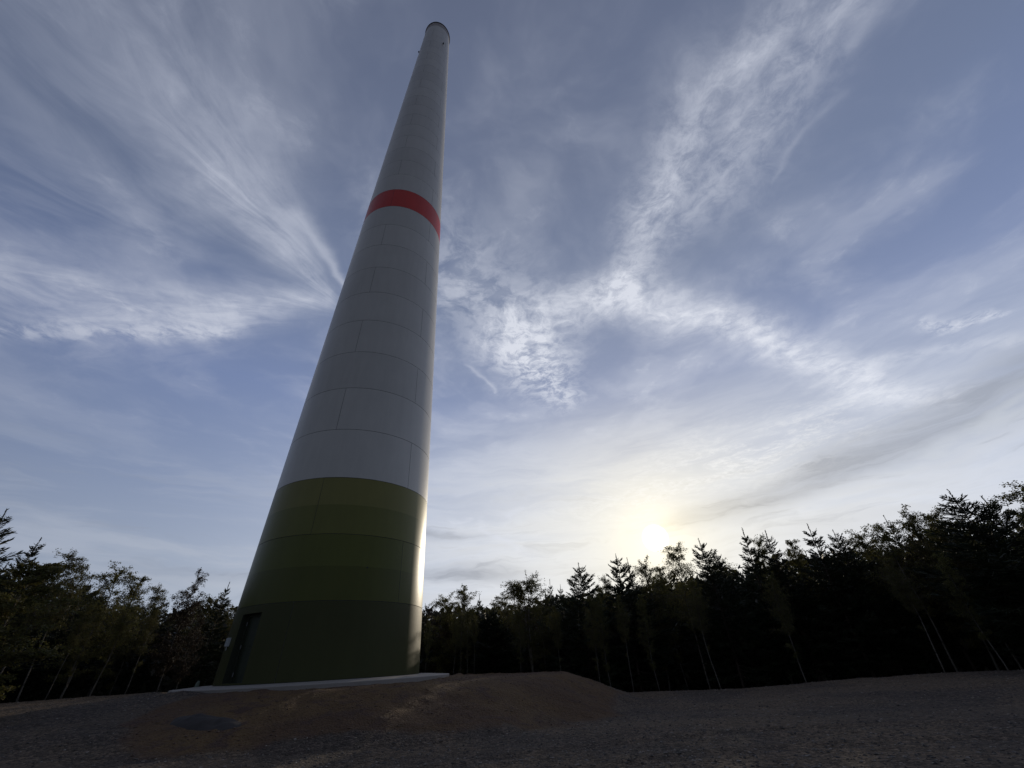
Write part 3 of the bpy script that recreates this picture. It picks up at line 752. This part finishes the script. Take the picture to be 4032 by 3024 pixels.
T = [
 # kind, proto, az, dist, top el, width, label
 ('s', 1, -52.8, 31, 13.0, 1.0, 'tall dark spruce rising highest at the far left edge of the wood'),
 ('s', 4, -49.9, 33, 11.2, .9, 'spruce with a lone leaning tip beside the tallest spruce at far left'),
 ('b', 7, -49.0, 23, 9.0, 1.5, 'broad near birch at the left edge, its green crown hanging low over a pale trunk'),
 ('b', 0, -47.6, 30, 9.9, 1.1, 'airy birch with an open see-through crown right of the broad near birch'),
 ('b', 5, -45.9, 32, 9.2, .9, 'slender birch with a drooping tip right of the airy see-through birch'),
 ('s', 2, -44.9, 37, 8.4, .8, 'thin spruce tip poking out left of the round bushy birch'),
 ('b', 4, -43.5, 34, 9.0, 1.15, 'round bushy birch in the middle of the left group, brownish green'),
 ('b', 1, -41.6, 35, 8.6, 1.1, 'pointed bushy birch right of the round bushy birch, left of the skyline dip'),
 ('b', 0, -40.2, 37, 7.6, .9, 'lower birch sloping down into the skyline dip left of the tower'),
 ('s', 1, -39.0, 38, 6.9, .9, 'short spruce at the bottom of the skyline dip left of the tower'),
 ('b', 6, -36.9, 33, 9.3, .95, 'tall tapering leafy birch, the highest tree just left of the tower'),
 ('s', 2, -34.2, 36, 8.5, .85, 'small spiky spruce standing clear against the sky beside the tower left flank'),
 ('s', 2, -12.2, 38, 6.4, .8, 'narrow spruce peeping out behind the right edge of the tower'),
 ('b', 4, -9.9, 37, 6.9, 1.25, 'rounded birch, first of the low birches right of the tower'),
 ('b', 4, -7.4, 36, 7.7, 1.15, 'pointed birch between the rounded birch and the small dark spire'),
 ('s', 2, -5.3, 38, 7.2, .8, 'small dark spire of a spruce right of the pointed birch'),
 ('b', 4, -3.8, 40, 5.8, 1.1, 'low birch top in the dip left of the big round headed birch'),
 ('b', 0, -2.2, 38, 6.9, 1.3, 'ragged birch leaning on the left side of the big round headed birch'),
 ('b', 3, 0.4, 33, 9.8, 1.15, 'big round headed birch with a forked pale trunk right of the tower'),
 ('s', 2, 3.4, 38, 8.4, .7, 'left one of the two thin spruce spires between the big birch and the broad spruce'),
 ('s', 0, 4.6, 39, 7.8, .7, 'right one of the two thin spruce spires between the big birch and the broad spruce'),
 ('s', 3, 7.2, 34, 10.2, 1.0, 'broad spruce with a long bare leader right of the big birch'),
 ('b', 0, 10.1, 37, 8.0, .7, 'small birch between the broad spruce and the tall dark spruce under the sun'),
 ('s', 1, 12.5, 35, 10.8, 1.0, 'tall dark spruce down left of the sun'),
 ('s', 2, 14.1, 38, 10.2, .8, 'thin spruce spire right behind the tall dark spruce below the sun'),
 ('b', 4, 15.4, 36, 9.3, .85, 'leafy birch directly below left of the sun'),
 ('b', 1, 17.4, 37, 8.8, .8, 'low birch in the skyline gap directly below the sun'),
 ('b', 2, 19.6, 35, 11.0, .9, 'light open birch down right of the sun'),
 ('s', 1, 22.9, 35, 11.4, .95, 'spiky spruce right of the light open birch'),
 ('s', 0, 24.3, 37, 10.0, .8, 'shorter spruce on the right shoulder of the spiky spruce'),
 ('s', 2, 27.3, 36, 11.8, .9, 'slim spruce standing alone above the sunlit part of the skyline'),
 ('b', 0, 28.6, 37, 10.3, .8, 'thin birch between the slim lone spruce and its neighbour spruce'),
 ('s', 4, 29.8, 36, 11.2, .95, 'spruce with a leaning tip right of the slim lone spruce'),
 ('b', 1, 32.2, 37, 9.8, .85, 'low rounded birch in the saddle between two spruces at right'),
 ('s', 0, 34.1, 36, 11.1, .95, 'spruce with widely spaced branches right of the saddle'),
 ('s', 3, 36.4, 37, 10.1, .85, 'stout spruce left of the long leafy stretch of skyline'),
 ('b', 4, 38.3, 38, 9.3, 1.0, 'leafy birch starting the long rising stretch at right'),
 ('b', 2, 40.2, 36, 9.8, 1.0, 'wide birch in the middle of the rising stretch at right'),
 ('s', 2, 41.3, 38, 10.5, .8, 'thin spruce tip rising out of the leafy stretch at right'),
 ('b', 4, 42.6, 36, 10.2, .95, 'dense birch right of the thin spruce tip'),
 ('b', 0, 44.2, 36, 10.0, .95, 'birch beside the large dark spruce, on its left'),
 ('s', 3, 46.8, 33, 11.7, 1.15, 'large dark spruce, highest in the right part of the skyline'),
 ('s', 1, 48.5, 34, 10.5, 1.1, 'second top of dark spruce on the right slope of the large dark spruce'),
 ('b', 4, 51.5, 31, 10.6, 1.3, 'thick dark leafy birch cut off by the right edge of the picture'),
 # pale stems in the front row
 ('b', 5, -44.3, 31, 6.0, .8, 'leftmost of the four pale leaning stems in the dark wood left of the tower'),
 ('b', 1, -43.3, 31.5, 5.8, .8, 'second of the four pale leaning stems left of the tower'),
 ('b', 5, -41.6, 31, 6.2, .8, 'third of the four pale leaning stems left of the tower'),
 ('b', 0, -39.2, 31, 6.0, .8, 'rightmost and brightest of the four pale leaning stems left of the tower'),
 ('b', 6, -35.5, 31.5, 5.2, .9, 'brown leaved young birch close to the left foot of the tower'),
 ('b', 1, -11.8, 30, 4.6, .6, 'thin pale birch stem close to the right foot of the tower'),
 ('b', 5, -8.6, 31, 5.2, .7, 'leftmost of the four thin stems behind the right end of the slab'),
 ('b', 0, -7.8, 31.5, 5.0, .6, 'second of the four thin stems behind the right end of the slab'),
 ('b', 1, -7.0, 30.5, 5.4, .6, 'third of the four thin stems behind the right end of the slab'),
 ('b', 5, -6.2, 32, 5.2, .6, 'rightmost of the four thin stems behind the right end of the slab'),
 ('b', 1, -0.8, 31, 5.6, .7, 'single pale stem just left of the forked birch'),
 ('b', 5, 3.8, 31, 5.4, .7, 'thin stem above the right part of the soil mound crest'),
 ('b', 0, 8.1, 29, 6.0, .7, 'left of two slim stems above the sloping end of the soil mound'),
 ('b', 1, 9.3, 29.5, 6.2, .7, 'right of two slim stems above the sloping end of the soil mound'),
 ('b', 5, 11.6, 29, 6.0, .7, 'slim leaning stem just right of the end of the soil mound'),
 ('b', 1, 14.4, 30, 6.0, .7, 'faint slim stem below the sun'),
 ('b', 5, 20.6, 29, 6.8, .8, 'bright slanting birch stem down right of the sun'),
 ('b', 0, 28.6, 30, 6.6, .8, 'slim stem in the middle of the right wood edge'),
 ('b', 5, 39.3, 30, 6.6, .8, 'pale slanting stem in the right part of the wood edge'),
 ('b', 1, 43.3, 31, 6.6, .8, 'faint slim stem near the right end of the wood edge'),
]
for k, pr, a, d, e_, wd, lb in T:
    tree(k, pr, a, d, e_, lb, GS if k == 's' else GB, None, wd)
# indistinct trees filling the dark wood behind
for i in range(88):
    a = -58+i*1.33+rt.uniform(-.5, .5)
    if -30.5 < a < -14: continue
    env = np.interp(a, [-58, -50, -45, -39, -35, -12, -4, 8, 20, 34, 48, 58], [9.6, 9.2, 7.9, 5.8, 6.7, 6.0, 6.0, 7.2, 8.1, 8.6, 8.9, 9.2])
    k = 's' if rt.random() < .5 else 'b'
    tree(k, rt.choice(range(5)) if k == 's' else rt.choice([0, 1, 2, 4, 6]), a, rt.uniform(36, 50), env-rt.uniform(-.3, 1.0),
         'dim spruce lost among the others in the dark wood' if k == 's' else 'dim birch lost among the others in the dark wood',
         'spruces lost in the dark wood' if k == 's' else 'birches lost in the dark wood', None, rt.uniform(1.0, 1.5))
# the unlit inside of the wood: undergrowth and crowns nobody could count
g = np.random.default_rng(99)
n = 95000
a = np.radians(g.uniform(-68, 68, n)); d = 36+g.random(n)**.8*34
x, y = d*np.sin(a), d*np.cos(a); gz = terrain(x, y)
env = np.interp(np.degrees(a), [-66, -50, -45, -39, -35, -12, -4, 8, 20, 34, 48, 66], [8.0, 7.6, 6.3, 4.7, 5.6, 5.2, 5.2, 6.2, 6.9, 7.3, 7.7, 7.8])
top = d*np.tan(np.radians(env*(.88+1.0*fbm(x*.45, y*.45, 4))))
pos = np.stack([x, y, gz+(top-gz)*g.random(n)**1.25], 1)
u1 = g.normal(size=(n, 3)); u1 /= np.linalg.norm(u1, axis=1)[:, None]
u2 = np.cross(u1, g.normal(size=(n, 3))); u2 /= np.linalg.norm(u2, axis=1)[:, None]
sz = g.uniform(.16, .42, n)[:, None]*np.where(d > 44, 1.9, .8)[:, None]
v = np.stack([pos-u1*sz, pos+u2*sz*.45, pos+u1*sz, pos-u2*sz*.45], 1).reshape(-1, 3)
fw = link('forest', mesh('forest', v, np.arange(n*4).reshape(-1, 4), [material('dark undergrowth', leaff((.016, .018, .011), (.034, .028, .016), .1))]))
tag(fw, 'dark tangled inside of the wood behind the first trees', 'forest', None, 'stuff')
